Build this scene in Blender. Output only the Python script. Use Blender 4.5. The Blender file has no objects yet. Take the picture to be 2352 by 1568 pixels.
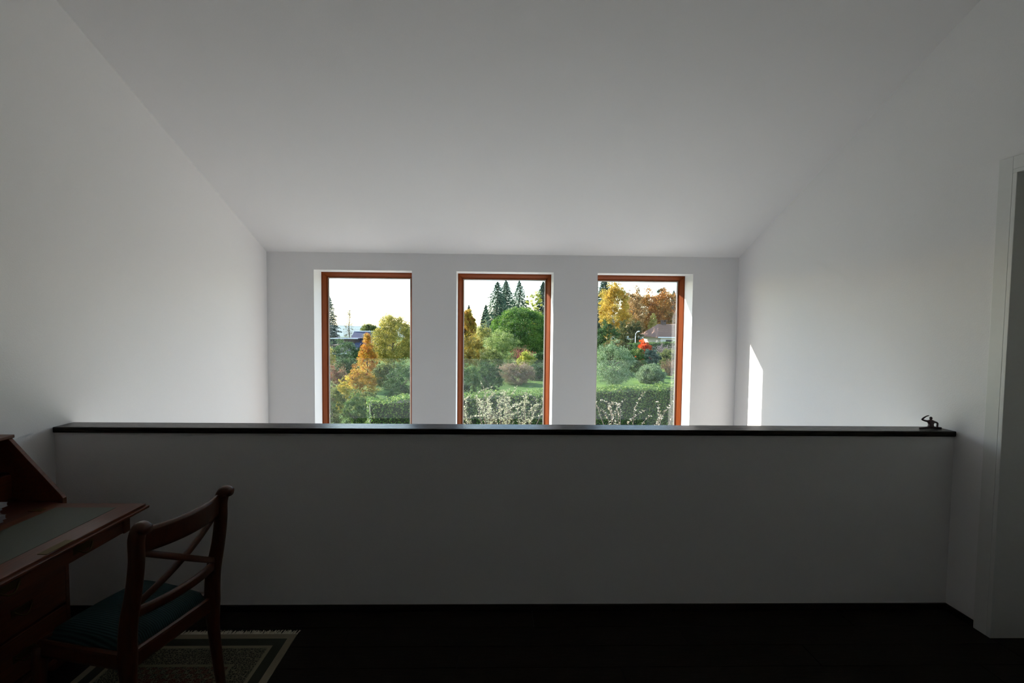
import bpy, bmesh, math, random
import numpy as np
from mathutils import Vector, Matrix

PI = math.pi
SC = bpy.context.scene
COL = SC.collection

# ------------------------------------------------------------------ camera
def vec(*a): return Vector(a)
PITCH, YAW, ROLL, EYE = 0.0432, 0.0206, 0.0098, 1.68
cp, sp, cy, sy = math.cos(PITCH), math.sin(PITCH), math.cos(YAW), math.sin(YAW)
fwd = vec(sy*cp, cy*cp, -sp); rgt = vec(cy, -sy, 0); upv = rgt.cross(fwd)
cr, sr = math.cos(ROLL), math.sin(ROLL)
R2 = rgt*cr + upv*sr; U2 = upv*cr - rgt*sr
cam = bpy.data.cameras.new('camera'); camo = bpy.data.objects.new('camera', cam); COL.objects.link(camo)
camo.matrix_world = Matrix(((R2.x, U2.x, -fwd.x, 0), (R2.y, U2.y, -fwd.y, 0), (R2.z, U2.z, -fwd.z, EYE), (0, 0, 0, 1)))
cam.sensor_fit = 'HORIZONTAL'; cam.sensor_width = 36.0
cam.lens = 36.0*1029.84/2352.0
cam.shift_x = (1176.0-1154.84)/2352.0
cam.clip_start = 0.05; cam.clip_end = 3000
SC.camera = camo

# ------------------------------------------------------------------ sky, sun, exposure
SUN_ELEV = math.radians(26.4)
SUN_H = vec(-0.8836, 0.468, 0)                     # horizontal direction towards the sun
W = bpy.data.worlds.new('sky'); SC.world = W; W.use_nodes = True
nt = W.node_tree; nt.nodes.clear()
wo = nt.nodes.new('ShaderNodeOutputWorld'); bg = nt.nodes.new('ShaderNodeBackground')
sk = nt.nodes.new('ShaderNodeTexSky'); sk.sky_type = 'NISHITA'; sk.sun_disc = False
sk.sun_elevation = SUN_ELEV; sk.sun_rotation = math.atan2(SUN_H.x, SUN_H.y)
sk.altitude = 500; sk.air_density = 1.0; sk.dust_density = 0.4; sk.ozone_density = 1.0
bg.inputs['Strength'].default_value = 0.36
nt.links.new(sk.outputs[0], bg.inputs[0]); nt.links.new(bg.outputs[0], wo.inputs[0])
sl = bpy.data.lights.new('sun', 'SUN'); slo = bpy.data.objects.new('sun', sl); COL.objects.link(slo)
sl.energy = 8.5; sl.angle = math.radians(0.6); sl.color = (1.0, 0.94, 0.86)
to_sun = vec(SUN_H.x*math.cos(SUN_ELEV), SUN_H.y*math.cos(SUN_ELEV), math.sin(SUN_ELEV))
slo.rotation_euler = to_sun.to_track_quat('Z', 'Y').to_euler(); slo.location = (-30, 20, 30)
SC.view_settings.view_transform = 'Standard'; SC.view_settings.look = 'None'
SC.view_settings.gamma = 1.0; SC.view_settings.use_curve_mapping = False
SC.view_settings.exposure = 0.98
SC.cycles.max_bounces = 12; SC.cycles.diffuse_bounces = 8; SC.cycles.transparent_max_bounces = 16
SC.cycles.use_denoising = True
SC.cycles.sample_clamp_indirect = 4.0

# ------------------------------------------------------------------ materials
def lin(h):
    h = h.lstrip('#'); o = []
    for i in (0, 2, 4):
        c = int(h[i:i+2], 16)/255.0
        o.append(c/12.92 if c <= .04045 else ((c+.055)/1.055)**2.4)
    return (o[0], o[1], o[2], 1.0)

def new_mat(name):
    m = bpy.data.materials.new(name); m.use_nodes = True
    n = m.node_tree.nodes; n.clear()
    out = n.new('ShaderNodeOutputMaterial')
    return m, n, m.node_tree.links, out

def plain(name, col, rough=.6, bump=0.0, bscale=60, var=.06, metal=0.0, stretch=(1, 1, 1), spec=.5, coat=0.0):
    m, n, l, out = new_mat(name)
    b = n.new('ShaderNodeBsdfPrincipled'); l.new(b.outputs[0], out.inputs[0])
    b.inputs['Roughness'].default_value = rough; b.inputs['Metallic'].default_value = metal
    b.inputs['Specular IOR Level'].default_value = spec; b.inputs['Coat Weight'].default_value = coat
    tc = n.new('ShaderNodeTexCoord'); mp = n.new('ShaderNodeMapping'); mp.inputs['Scale'].default_value = stretch
    no = n.new('ShaderNodeTexNoise'); no.inputs['Scale'].default_value = bscale; no.inputs['Detail'].default_value = 4
    l.new(tc.outputs['Object'], mp.inputs[0]); l.new(mp.outputs[0], no.inputs['Vector'])
    cr_ = n.new('ShaderNodeValToRGB'); e = cr_.color_ramp.elements
    e[0].position = .3; e[1].position = .7
    e[0].color = tuple(c*(1-var) for c in col[:3])+(1,); e[1].color = tuple(min(1, c*(1+var)) for c in col[:3])+(1,)
    l.new(no.outputs[0], cr_.inputs[0]); l.new(cr_.outputs[0], b.inputs['Base Color'])
    if bump > 0:
        bp = n.new('ShaderNodeBump'); bp.inputs['Strength'].default_value = bump; bp.inputs['Distance'].default_value = .01
        l.new(no.outputs[0], bp.inputs['Height']); l.new(bp.outputs[0], b.inputs['Normal'])
    return m

LEAFK = .84
def leafmat(name, cols, trans=.35, rough=.55):
    m, n, l, out = new_mat(name)
    at = n.new('ShaderNodeAttribute'); at.attribute_name = 'rnd'
    r = n.new('ShaderNodeValToRGB'); el = r.color_ramp.elements
    while len(el) < len(cols): el.new(.5)
    for i, c in enumerate(cols):
        el[i].position = i/(len(cols)-1); el[i].color = tuple(v*LEAFK for v in lin(c)[:3])+(1,)
    d = n.new('ShaderNodeBsdfPrincipled'); d.inputs['Roughness'].default_value = rough
    d.inputs['Specular IOR Level'].default_value = .35
    t = n.new('ShaderNodeBsdfTranslucent'); mx = n.new('ShaderNodeMixShader'); mx.inputs[0].default_value = min(.6, trans+.1)
    l.new(at.outputs['Fac'], r.inputs[0]); l.new(r.outputs[0], d.inputs['Base Color']); l.new(r.outputs[0], t.inputs[0])
    l.new(d.outputs[0], mx.inputs[1]); l.new(t.outputs[0], mx.inputs[2]); l.new(mx.outputs[0], out.inputs[0])
    return m

M = {}
M['wall'] = plain('white_plaster', (.86, .846, .848, 1), .9, .12, 220, .01, spec=.1)
M['ceil'] = plain('white_ceiling_paint', (.86, .846, .848, 1), .9, .08, 220, .01, spec=.1)
M['trimwhite'] = plain('white_lacquer', (.74, .74, .72, 1), .45, 0, 40, .01)
M['floor'] = plain('dark_stained_oak_floor', (.012, .009, .0065, 1), .5, .1, 9, .35, stretch=(1, 14, 1), spec=.12)
M['base'] = plain('dark_stained_baseboard', (.012, .009, .007, 1), .5, .05, 12, .2, spec=.15)
M['sub'] = plain('floor_slab', (.02, .017, .014, 1), .9)
M['lower'] = plain('lower_pale_floor', (.52, .50, .46, 1), .5, .05, 8, .2, stretch=(1, 12, 1))  # unseen floor, kept pale to bounce light upward
M['frame'] = plain('stained_pine_frame', lin('7e3a10'), .5, .05, 10, .12, stretch=(14, 14, 1), spec=.2)
M['seal'] = plain('grey_glazing_seal', lin('b9b4ae'), .5)
M['roof_out'] = plain('outer_render', (.6, .58, .55, 1), .9)
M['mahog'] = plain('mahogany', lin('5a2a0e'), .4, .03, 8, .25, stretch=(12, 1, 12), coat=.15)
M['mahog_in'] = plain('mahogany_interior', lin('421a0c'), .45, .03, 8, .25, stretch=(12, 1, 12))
M['leather'] = plain('green_leather', lin('454b3f'), .5, .15, 300, .08)
M['brass'] = plain('aged_brass', lin('5a4c2a'), .5, 0, 40, .1, metal=1)
M['chairwood'] = plain('chair_mahogany', lin('47200a'), .36, .02, 8, .22, stretch=(10, 10, 1), coat=.2)
M['paper'] = plain('booklet_pages', lin('85878a'), .7, 0, 40, .04)
M['cover'] = plain('booklet_cover', lin('8a8e94'), .5, 0, 10, .05)
M['cover2'] = plain('booklet_cover_grey', lin('6a7078'), .5, 0, 10, .05)
M['fringe'] = plain('wool_fringe', lin('d2cbb8'), .95)
M['toy'] = plain('dark_toy_plastic', lin('3b2228'), .4, 0, 60, .25)
M['bark'] = plain('tree_bark', lin('4f4438'), .9, .4, 14, .3)
M['birchbark'] = plain('birch_bark', lin('c9c4b8'), .8, .2, 10, .2)
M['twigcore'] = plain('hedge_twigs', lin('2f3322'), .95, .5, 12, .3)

def wood_cap():
    m, n, l, out = new_mat('black_oak_cap')
    b = n.new('ShaderNodeBsdfPrincipled'); l.new(b.outputs[0], out.inputs[0])
    tc = n.new('ShaderNodeTexCoord'); mp = n.new('ShaderNodeMapping'); mp.inputs['Scale'].default_value = (2.2, 60, 60)
    no = n.new('ShaderNodeTexNoise'); no.inputs['Scale'].default_value = 3.2; no.inputs['Detail'].default_value = 6; no.inputs['Distortion'].default_value = .6
    l.new(tc.outputs['Object'], mp.inputs[0]); l.new(mp.outputs[0], no.inputs['Vector'])
    r = n.new('ShaderNodeValToRGB'); e = r.color_ramp.elements
    e[0].position = .38; e[1].position = .66; e[0].color = (.004, .0035, .003, 1); e[1].color = (.03, .024, .02, 1)
    l.new(no.outputs[0], r.inputs[0]); l.new(r.outputs[0], b.inputs['Base Color'])
    rr = n.new('ShaderNodeMapRange'); rr.inputs[3].default_value = .16; rr.inputs[4].default_value = .40
    l.new(no.outputs[0], rr.inputs[0]); l.new(rr.outputs[0], b.inputs['Roughness'])
    bp = n.new('ShaderNodeBump'); bp.inputs['Strength'].default_value = .35; bp.inputs['Distance'].default_value = .004
    l.new(no.outputs[0], bp.inputs['Height']); l.new(bp.outputs[0], b.inputs['Normal'])
    b.inputs['Specular IOR Level'].default_value = .14
    return m
M['cap'] = wood_cap()

def glassmat():
    m, n, l, out = new_mat('window_glass')
    t = n.new('ShaderNodeBsdfTransparent'); t.inputs[0].default_value = (.965, .975, .965, 1)
    g = n.new('ShaderNodeBsdfGlossy'); g.inputs['Roughness'].default_value = 0.0; g.inputs[0].default_value = (1, 1, 1, 1)
    # Schlick reflectance of two coated faces, the same from both sides
    ge = n.new('ShaderNodeNewGeometry'); dt = n.new('ShaderNodeVectorMath'); dt.operation = 'DOT_PRODUCT'
    l.new(ge.outputs['Incoming'], dt.inputs[0]); l.new(ge.outputs['Normal'], dt.inputs[1])
    def mt_(op, a, bb=None):
        q = n.new('ShaderNodeMath'); q.operation = op; q.use_clamp = (op == 'ADD')
        for i, v in enumerate((a, bb)):
            if v is None: continue
            if isinstance(v, (int, float)): q.inputs[i].default_value = v
            else: l.new(v, q.inputs[i])
        return q.outputs[0]
    refl = mt_('ADD', mt_('MULTIPLY', mt_('POWER', mt_('SUBTRACT', 1.0, mt_('ABSOLUTE', dt.outputs['Value'])), 5.0), .94), .045)
    mx = n.new('ShaderNodeMixShader')
    l.new(refl, mx.inputs[0])
    l.new(t.outputs[0], mx.inputs[1]); l.new(g.outputs[0], mx.inputs[2]); l.new(mx.outputs[0], out.inputs[0])
    return m
M['glass'] = glassmat()

def cushionmat():
    m, n, l, out = new_mat('ribbed_teal_fabric')
    b = n.new('ShaderNodeBsdfPrincipled'); l.new(b.outputs[0], out.inputs[0])
    b.inputs['Roughness'].default_value = .85; b.inputs['Specular IOR Level'].default_value = .2
    b.inputs['Base Color'].default_value = lin('2e4a4b')
    tc = n.new('ShaderNodeTexCoord'); w = n.new('ShaderNodeTexWave'); w.wave_type = 'BANDS'; w.bands_direction = 'X'
    w.inputs['Scale'].default_value = 38; w.inputs['Distortion'].default_value = .4
    l.new(tc.outputs['Object'], w.inputs['Vector'])
    r = n.new('ShaderNodeValToRGB'); r.color_ramp.elements[0].color = lin('16292b'); r.color_ramp.elements[1].color = lin('284244')
    l.new(w.outputs['Fac'], r.inputs[0]); l.new(r.outputs[0], b.inputs['Base Color'])
    bp = n.new('ShaderNodeBump'); bp.inputs['Strength'].default_value = .4; bp.inputs['Distance'].default_value = .004
    l.new(w.outputs['Fac'], bp.inputs['Height']); l.new(bp.outputs[0], b.inputs['Normal'])
    return m
M['cushion'] = cushionmat()

RUG_X0, RUG_X1, RUG_Y0, RUG_Y1 = -1.93, -1.035, 0.75, 2.345
def rugmat():
    # woven borders and a small repeating field motif, in the rug's own coordinates (origin = rug centre)
    m, n, l, out = new_mat('woven_rug')
    b = n.new('ShaderNodeBsdfPrincipled'); l.new(b.outputs[0], out.inputs[0])
    b.inputs['Roughness'].default_value = .95; b.inputs['Specular IOR Level'].default_value = .1
    tc = n.new('ShaderNodeTexCoord'); sep = n.new('ShaderNodeSeparateXYZ'); l.new(tc.outputs['Object'], sep.inputs[0])
    def math_(op, a, bb=None):
        q = n.new('ShaderNodeMath'); q.operation = op
        for i, v in enumerate((a, bb)):
            if v is None: continue
            if isinstance(v, (int, float)): q.inputs[i].default_value = v
            else: l.new(v, q.inputs[i])
        return q.outputs[0]
    hx, hy = (RUG_X1-RUG_X0)/2, (RUG_Y1-RUG_Y0)/2
    dx = math_('SUBTRACT', hx, math_('ABSOLUTE', sep.outputs[0]))
    dy = math_('SUBTRACT', hy, math_('ABSOLUTE', sep.outputs[1]))
    d = math_('MINIMUM', dx, dy)
    band = n.new('ShaderNodeValToRGB'); band.color_ramp.interpolation = 'CONSTANT'
    stops = [(0, '8b8370'), (.035, '3a3d35'), (.085, '8a846f'), (.105, '33362f'), (.21, '7d765f'), (.225, '3c3a30'), (.30, '4a1c1a')]
    el = band.color_ramp.elements
    while len(el) < len(stops): el.new(.5)
    for e, (p, c) in zip(el, stops): e.position = p/.5; e.color = lin(c)
    l.new(math_('MULTIPLY', d, 2.0), band.inputs[0])
    # motif: warped small cells
    v = n.new('ShaderNodeTexVoronoi'); v.inputs['Scale'].default_value = 95; v.feature = 'DISTANCE_TO_EDGE'
    l.new(tc.outputs['Object'], v.inputs['Vector'])
    ck = n.new('ShaderNodeTexChecker'); ck.inputs['Scale'].default_value = 36; l.new(tc.outputs['Object'], ck.inputs['Vector'])
    fac = math_('MULTIPLY', math_('LESS_THAN', v.outputs['Distance'], .10), math_('GREATER_THAN', d, .10))
    mx = n.new('ShaderNodeMixRGB'); l.new(fac, mx.inputs[0]); l.new(band.outputs[0], mx.inputs[1]); mx.inputs[2].default_value = lin('77725f')
    f2 = math_('MULTIPLY', math_('MULTIPLY', ck.outputs['Fac'], .45), math_('GREATER_THAN', d, .23))
    mx2 = n.new('ShaderNodeMixRGB'); l.new(f2, mx2.inputs[0]); l.new(mx.outputs[0], mx2.inputs[1]); mx2.inputs[2].default_value = lin('5b1f1c')
    l.new(mx2.outputs[0], b.inputs['Base Color'])
    return m
M['rug'] = rugmat()

def lawnmat():
    m, n, l, out = new_mat('lawn')
    b = n.new('ShaderNodeBsdfPrincipled'); l.new(b.outputs[0], out.inputs[0]); b.inputs['Roughness'].default_value = .9
    b.inputs['Specular IOR Level'].default_value = .1
    tc = n.new('ShaderNodeTexCoord'); no = n.new('ShaderNodeTexNoise'); no.inputs['Scale'].default_value = .35; no.inputs['Detail'].default_value = 9
    l.new(tc.outputs['Object'], no.inputs['Vector'])
    r = n.new('ShaderNodeValToRGB'); e = r.color_ramp.elements
    e[0].position = .35; e[1].position = .68; e[0].color = lin('40592a'); e[1].color = lin('66803f')
    l.new(no.outputs[0], r.inputs[0]); l.new(r.outputs[0], b.inputs['Base Color'])
    bp = n.new('ShaderNodeBump'); bp.inputs['Strength'].default_value = .6; bp.inputs['Distance'].default_value = .1
    n2 = n.new('ShaderNodeTexNoise'); n2.inputs['Scale'].default_value = 14; l.new(tc.outputs['Object'], n2.inputs['Vector'])
    l.new(n2.outputs[0], bp.inputs['Height']); l.new(bp.outputs[0], b.inputs['Normal'])
    return m
M['lawn'] = lawnmat()
M['hill'] = plain('hazed_far_woodland', lin('5d6e6a'), .95, .3, .05, .2)  # aerial haze mixed into the woodland colour as a blue-grey tint
M['bounce_paving'] = plain('pale_bounce_paving', (.62, .60, .55, 1), .9, .1, 6, .08)  # pale so the added slab outside throws light indoors

# ------------------------------------------------------------------ mesh helpers
class MB:
    def __init__(s): s.v = []; s.f = []
    def add(s, vs, fs):
        o = len(s.v); s.v += [tuple(map(float, p)) for p in vs]; s.f += [tuple(i+o for i in q) for q in fs]; return s
    def box(s, x0, x1, y0, y1, z0, z1):
        return s.add([(x0, y0, z0), (x1, y0, z0), (x1, y1, z0), (x0, y1, z0), (x0, y0, z1), (x1, y0, z1), (x1, y1, z1), (x0, y1, z1)],
                     [(3, 2, 1, 0), (4, 5, 6, 7), (0, 1, 5, 4), (1, 2, 6, 5), (2, 3, 7, 6), (3, 0, 4, 7)])
    def prism(s, poly, axis, a, b):
        # extrude a 2-D polygon: axis 'x' -> (y,z), 'y' -> (x,z), 'z' -> (x,y)
        k = len(poly)
        def P(q, t): return {'x': (t, q[0], q[1]), 'y': (q[0], t, q[1]), 'z': (q[0], q[1], t)}[axis]
        vs = [P(q, a) for q in poly]+[P(q, b) for q in poly]
        fs = [tuple(range(k))[::-1], tuple(range(k, 2*k))]+[(i, (i+1) % k, k+(i+1) % k, k+i) for i in range(k)]
        return s.add(vs, fs)
    def sweep(s, path, wa, wb, a_axis, nseg=12, power=2.6, cap=True):
        # superelliptic section swept along a path; wa = half width along a_axis, wb = half width across it
        path = [Vector(p) for p in path]; k = len(path)
        if not hasattr(wa, '__len__'): wa = [wa]*k
        if not hasattr(wb, '__len__'): wb = [wb]*k
        o = len(s.v); a0 = Vector(a_axis).normalized()
        for i, p in enumerate(path):
            t = (path[min(i+1, k-1)]-path[max(i-1, 0)]).normalized()
            a = (a0-t*a0.dot(t)).normalized(); b = t.cross(a)
            for j in range(nseg):
                th = 2*PI*j/nseg; c, sn = math.cos(th), math.sin(th)
                u = math.copysign(abs(c)**(2/power), c)*wa[i]; w = math.copysign(abs(sn)**(2/power), sn)*wb[i]
                s.v.append(tuple(p+a*u+b*w))
        for i in range(k-1):
            for j in range(nseg):
                j2 = (j+1) % nseg
                s.f.append((o+i*nseg+j, o+i*nseg+j2, o+(i+1)*nseg+j2, o+(i+1)*nseg+j))
        if cap:
            s.f.append(tuple(o+j for j in range(nseg))[::-1]); s.f.append(tuple(o+(k-1)*nseg+j for j in range(nseg)))
        return s
    def tube(s, path, r, nseg=8): return s.sweep(path, r, r, (0.31, 0.17, 0.93) if abs((Vector(path[-1])-Vector(path[0])).normalized().z) < .8 else (1, 0, 0), nseg, 2.0)
    def mesh(s, name):
        me = bpy.data.meshes.new(name); me.from_pydata(s.v, [], s.f); me.update(); return me
    def build(s, name, mat, parent=None, smooth=False, bevel=0.0, loc=None):
        me = s.mesh(name); me.materials.append(mat)
        bm = bmesh.new(); bm.from_mesh(me); bmesh.ops.recalc_face_normals(bm, faces=bm.faces); bm.to_mesh(me); bm.free()
        o = bpy.data.objects.new(name, me); COL.objects.link(o)
        if loc is not None: o.location = loc
        if parent is not None: o.parent = parent
        if bevel > 0:
            b = o.modifiers.new('bevel', 'BEVEL'); b.width = bevel; b.segments = 2; b.limit_method = 'ANGLE'; b.angle_limit = math.radians(40)
        if smooth:
            me.polygons.foreach_set('use_smooth', [True]*len(me.polygons))
        return o

def catmull(pts, n=6):
    pts = [Vector(p) for p in pts]; out = []
    P = [pts[0]*2-pts[1]]+pts+[pts[-1]*2-pts[-2]]
    for i in range(1, len(P)-2):
        for k in range(n):
            t = k/n; a, b, c, d = P[i-1], P[i], P[i+1], P[i+2]
            out.append(.5*((2*b)+(c-a)*t+(2*a-5*b+4*c-d)*t*t+(3*b-a-3*c+d)*t**3))
    out.append(pts[-1]); return out

def lerp_list(vals, n):
    out = []
    for i in range(len(vals)-1):
        for k in range(n): out.append(vals[i]+(vals[i+1]-vals[i])*k/n)
    return out+[vals[-1]]

def empty(name, loc=(0, 0, 0), rz=0):
    o = bpy.data.objects.new(name, None); o.empty_display_size = .2; COL.objects.link(o); o.location = loc; o.rotation_euler = (0, 0, rz); return o
def tag(o, label=None, cat=None, group=None, kind=None):
    if label: o['label'] = label
    if cat: o['category'] = cat
    if group: o['group'] = group
    if kind: o['kind'] = kind
    return o

# ------------------------------------------------------------------ room
XL, XR, YF, YO = -2.466, 2.707, 4.939, 5.264
ZC, SL = 2.4174, 0.4517
RIDGE, YB = -1.3, -5.0
ZLOW = -2.7
def zceil(y): return ZC+SL*(YF-y) if y > RIDGE else ZC+SL*(YF-RIDGE)-SL*(RIDGE-y)
YP0, YP1, ZPT, ZPB = 2.5486, 2.655, 1.0685, 1.0363
WINX = [(-1.9596, -.8977), (-.4123, .6548), (1.1395, 2.1996)]
WTOP, WBOT = 2.2295, -2.55  # hidden lower part of the windows lengthened to let in more light

def struct(o, label): return tag(o, label, 'structure' if False else None, None, 'structure')

# far wall with three openings
m = MB(); xs = [XL-.3]+[c for w in WINX for c in w]+[XR+.3]
for i in range(0, len(xs), 2):
    m.prism([(YF, -3.2), (YO, -3.2), (YO, zceil(YO)+.05), (YF, ZC+.05)], 'x', xs[i], xs[i+1])
for a, b in WINX:
    m.prism([(YF, WTOP), (YO, WTOP), (YO, zceil(YO)+.05), (YF, ZC+.05)], 'x', a, b)
    m.box(a, b, YF, YO, -3.2, WBOT)
struct(m.build('wall_far', M['wall']), 'white far wall with three tall windows')
# side walls
outline_top = [(YO, zceil(YO)+.05), (RIDGE, zceil(RIDGE)+.05), (YB-.3, zceil(YB-.3)+.05)]
m = MB().prism([(YB-.3, -3.2), (YF, -3.2), (YF, zceil(YF)+.05), (RIDGE, zceil(RIDGE)+.05), (YB-.3, zceil(YB-.3)+.05)], 'x', XL-.3, XL)
struct(m.build('wall_left', M['wall']), 'white left wall under the sloping ceiling')
DY0, DY1, DZ = 1.36, 2.3164, 2.4995
m = MB().prism([(DY1, -3.2), (YF, -3.2), (YF, zceil(YF)+.05), (DY1, zceil(DY1)+.05)], 'x', XR, XR+.3)
m.prism([(DY0, DZ), (DY1, DZ), (DY1, zceil(DY1)+.05), (DY0, zceil(DY0)+.05)], 'x', XR, XR+.3)
m.prism([(YB-.3, -3.2), (DY0, -3.2), (DY0, zceil(DY0)+.05), (RIDGE, zceil(RIDGE)+.05), (YB-.3, zceil(YB-.3)+.05)], 'x', XR, XR+.3)
m.box(XR, XR+.3, DY0, DY1, -3.2, -.012)
struct(m.build('wall_right', M['wall']), 'white right wall with a doorway')
m = MB().box(XL-.3, XR+.3, YB-.3, YB, -3.2, zceil(YB)+.05)
struct(m.build('wall_back', M['wall']), 'white wall behind the viewer')
# ceiling
EY = 5.38
m = MB().prism([(EY, zceil(EY)), (EY, zceil(EY)+.28), (RIDGE, zceil(RIDGE)+.33), (RIDGE, zceil(RIDGE))], 'x', XL-.6, XR+.6)
struct(m.build('ceiling', M['ceil']), 'white ceiling sloping down to the windows')
m = MB().prism([(RIDGE, zceil(RIDGE)), (RIDGE, zceil(RIDGE)+.33), (YB-.5, zceil(YB-.5)+.33), (YB-.5, zceil(YB-.5))], 'x', XL-.6, XR+.6)
struct(m.build('ceiling_rear', M['ceil']), 'white ceiling sloping down behind the viewer')
# gallery floor, planks, lower floor
m = MB().box(XL, XR, YB, YP1, -.30, -.012)
fl = struct(m.build('floor', M['sub']), 'dark stained oak plank floor of the gallery')
random.seed(3)
pw, ry = .145, YP0-.002
rowi = 0
shared = {}
while ry > -1.0:
    x = XL+.002; off = [.9, 1.7, .5, 1.3][rowi % 4]; first = True
    while x < XR-.01:
        L = min(off if first else 1.8, XR-.002-x); first = False
        key = round(L, 3)
        if key not in shared:
            mm = MB().box(0.0015, L-.0015, -pw+.0015, -.0015, -.012, 0).mesh('plank'); mm.materials.append(M['floor']); shared[key] = mm
        p = bpy.data.objects.new('plank', shared[key]); COL.objects.link(p); p.location = (x, ry, 0); p.parent = fl
        x += L
    ry -= pw; rowi += 1
m = MB().box(XL, XR, YB, ry, -.012, 0)
m.build('rear_boards', M['floor'], fl)
struct(MB().box(XL, XR, YB, YF, ZLOW-.2, ZLOW).build('floor_lower', M['lower']), 'oak floor of the storey below')
# parapet, cap, baseboards
struct(MB().box(XL, XR, YP0, YP1, -.012, ZPB).build('wall_parapet', M['wall']), 'white half-height gallery parapet wall')
struct(MB().box(XL+.0005, XR-.0005, 2.537, 2.665, ZPB, ZPT).build('trim_1', M['cap'], bevel=.004), 'black oak cap board along the parapet')
bh, bt = .037, .014
struct(MB().box(XL, XR, YP0-bt, YP0, 0, bh).build('baseboard_front', M['base'], bevel=.002), 'dark baseboard along the parapet')
struct(MB().box(XR-bt, XR, 2.3834, YP0-bt, 0, bh).build('baseboard_right', M['base'], bevel=.002), 'dark baseboard beside the door casing')
struct(MB().box(XL, XL+bt, YB, YP0-bt, 0, bh).build('baseboard_left', M['base'], bevel=.002), 'dark baseboard along the left wall')

# windows
for i, (a, b) in enumerate(WINX):
    w = empty('window_%d' % (i+1), ((a+b)/2, 5.152, WBOT)); struct(w, ['left tall window in reddish stained wood frame', 'middle tall window in reddish stained wood frame', 'right tall window in reddish stained wood frame'][i])
    hw = (b-a)/2; ht = WTOP-WBOT; fw_, d0, d1 = .058, 0.0, .085
    prof = [(0, 0), (.014, 0), (.044, .036), (.044, .048), (.058, .048), (.058, .085), (0, .085)]
    def corner(k, u, y): return [(-hw+u, y, u), (hw-u, y, u), (hw-u, y, ht-u), (-hw+u, y, ht-u)][k]
    def member(k, prf):
        n_ = len(prf); vs = [corner(k, u, y) for u, y in prf]+[corner((k+1) % 4, u, y) for u, y in prf]
        return MB().add(vs, [tuple(range(n_)), tuple(range(n_, 2*n_))[::-1]]+[(j, n_+j, n_+(j+1) % n_, (j+1) % n_) for j in range(n_)])
    for k, nm in enumerate(('frame_sill', 'frame_jamb', 'frame_head', 'frame_jamb')):
        member(k, prof).build(nm, M['frame'], w)
    MB().box(-hw+.0585, hw-.0585, .062, .068, .0585, ht-.0585).build('glass_pane', M['glass'], w)
    for k in range(4):
        member(k, [(.0582, .05), (.070, .053), (.070, .0615), (.0582, .0615)]).build('glazing_seal', M['seal'], w)
    MB().box(-hw+.002, hw-.002, -.20, -.001, -.02, .0).build('window_board', M['trimwhite'], w, bevel=.003)

# door in the right wall
d = empty('door_1', (XR, (DY0+DY1)/2, 0)); struct(d, 'white doorway casing at the right edge')
hwd = (DY1-DY0)/2; cw = .067
MB().box(-.012, 0, hwd, hwd+cw, 0, DZ+cw).build('casing', M['trimwhite'], d, bevel=.002)
MB().box(-.012, 0, -hwd-cw, -hwd, 0, DZ+cw).build('casing', M['trimwhite'], d, bevel=.002)
MB().box(-.012, 0, -hwd, hwd, DZ, DZ+cw).build('casing', M['trimwhite'], d, bevel=.002)
MB().box(-.012, .3, hwd-.02, hwd-.0005, 0, DZ-.02).build('jamb_lining', M['trimwhite'], d, bevel=.002)
MB().box(-.012, .3, -hwd+.0005, -hwd+.02, 0, DZ-.02).build('jamb_lining', M['trimwhite'], d, bevel=.002)
MB().box(-.012, .3, -hwd, hwd, DZ-.02, DZ-.0005).build('head_lining', M['trimwhite'], d, bevel=.002)
MB().box(0, .3, -hwd+.0005, hwd-.0005, -.012, 0).build('threshold', M['floor'], d)
lf = MB().box(.25, .29, -hwd+.02, hwd-.02, 0, DZ-.02).build('door_leaf', M['trimwhite'], d, bevel=.003)
MB().sweep([(.25, -.36, 1.05), (.19, -.36, 1.05), (.19, -.24, 1.05)], .009, .009, (0, 0, 1)).build('door_handle', M['brass'], lf, smooth=True)

# ------------------------------------------------------------------ desk (fall-front bureau) at the left wall
DZW = .80                                   # writing height
dk = empty('bureau_desk', (XL, 1.72, 0))
tag(dk, 'mahogany fall-front bureau desk, open, with green leather writing surface, by left wall', 'desk')
Y0, Y1 = -.46, .466                          # near and far end (local y)
XF = .40                                     # carcass front (local x from the wall)
gap = .012
m = MB
def side(y0, y1):
    return MB().prism([(gap, .07), (XF, .07), (XF, DZW+.012), (XF-.012, DZW+.03), (.152, 1.100), (gap, 1.100)], 'y', y0, y1)
side(Y1-.02, Y1).build('side_panel', M['mahog'], dk, bevel=.002)
side(Y0, Y0+.02).build('side_panel', M['mahog'], dk, bevel=.002)
MB().box(gap, .160, Y0-.006, Y1+.004, 1.100, 1.116).build('top_board', M['mahog'], dk, bevel=.003)
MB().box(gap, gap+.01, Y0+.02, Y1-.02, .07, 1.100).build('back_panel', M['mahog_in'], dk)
MB().box(gap+.01, XF-.004, Y0+.02, Y1-.02, DZW-.022, DZW-.001).build('desk_floor', M['mahog_in'], dk)
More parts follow.
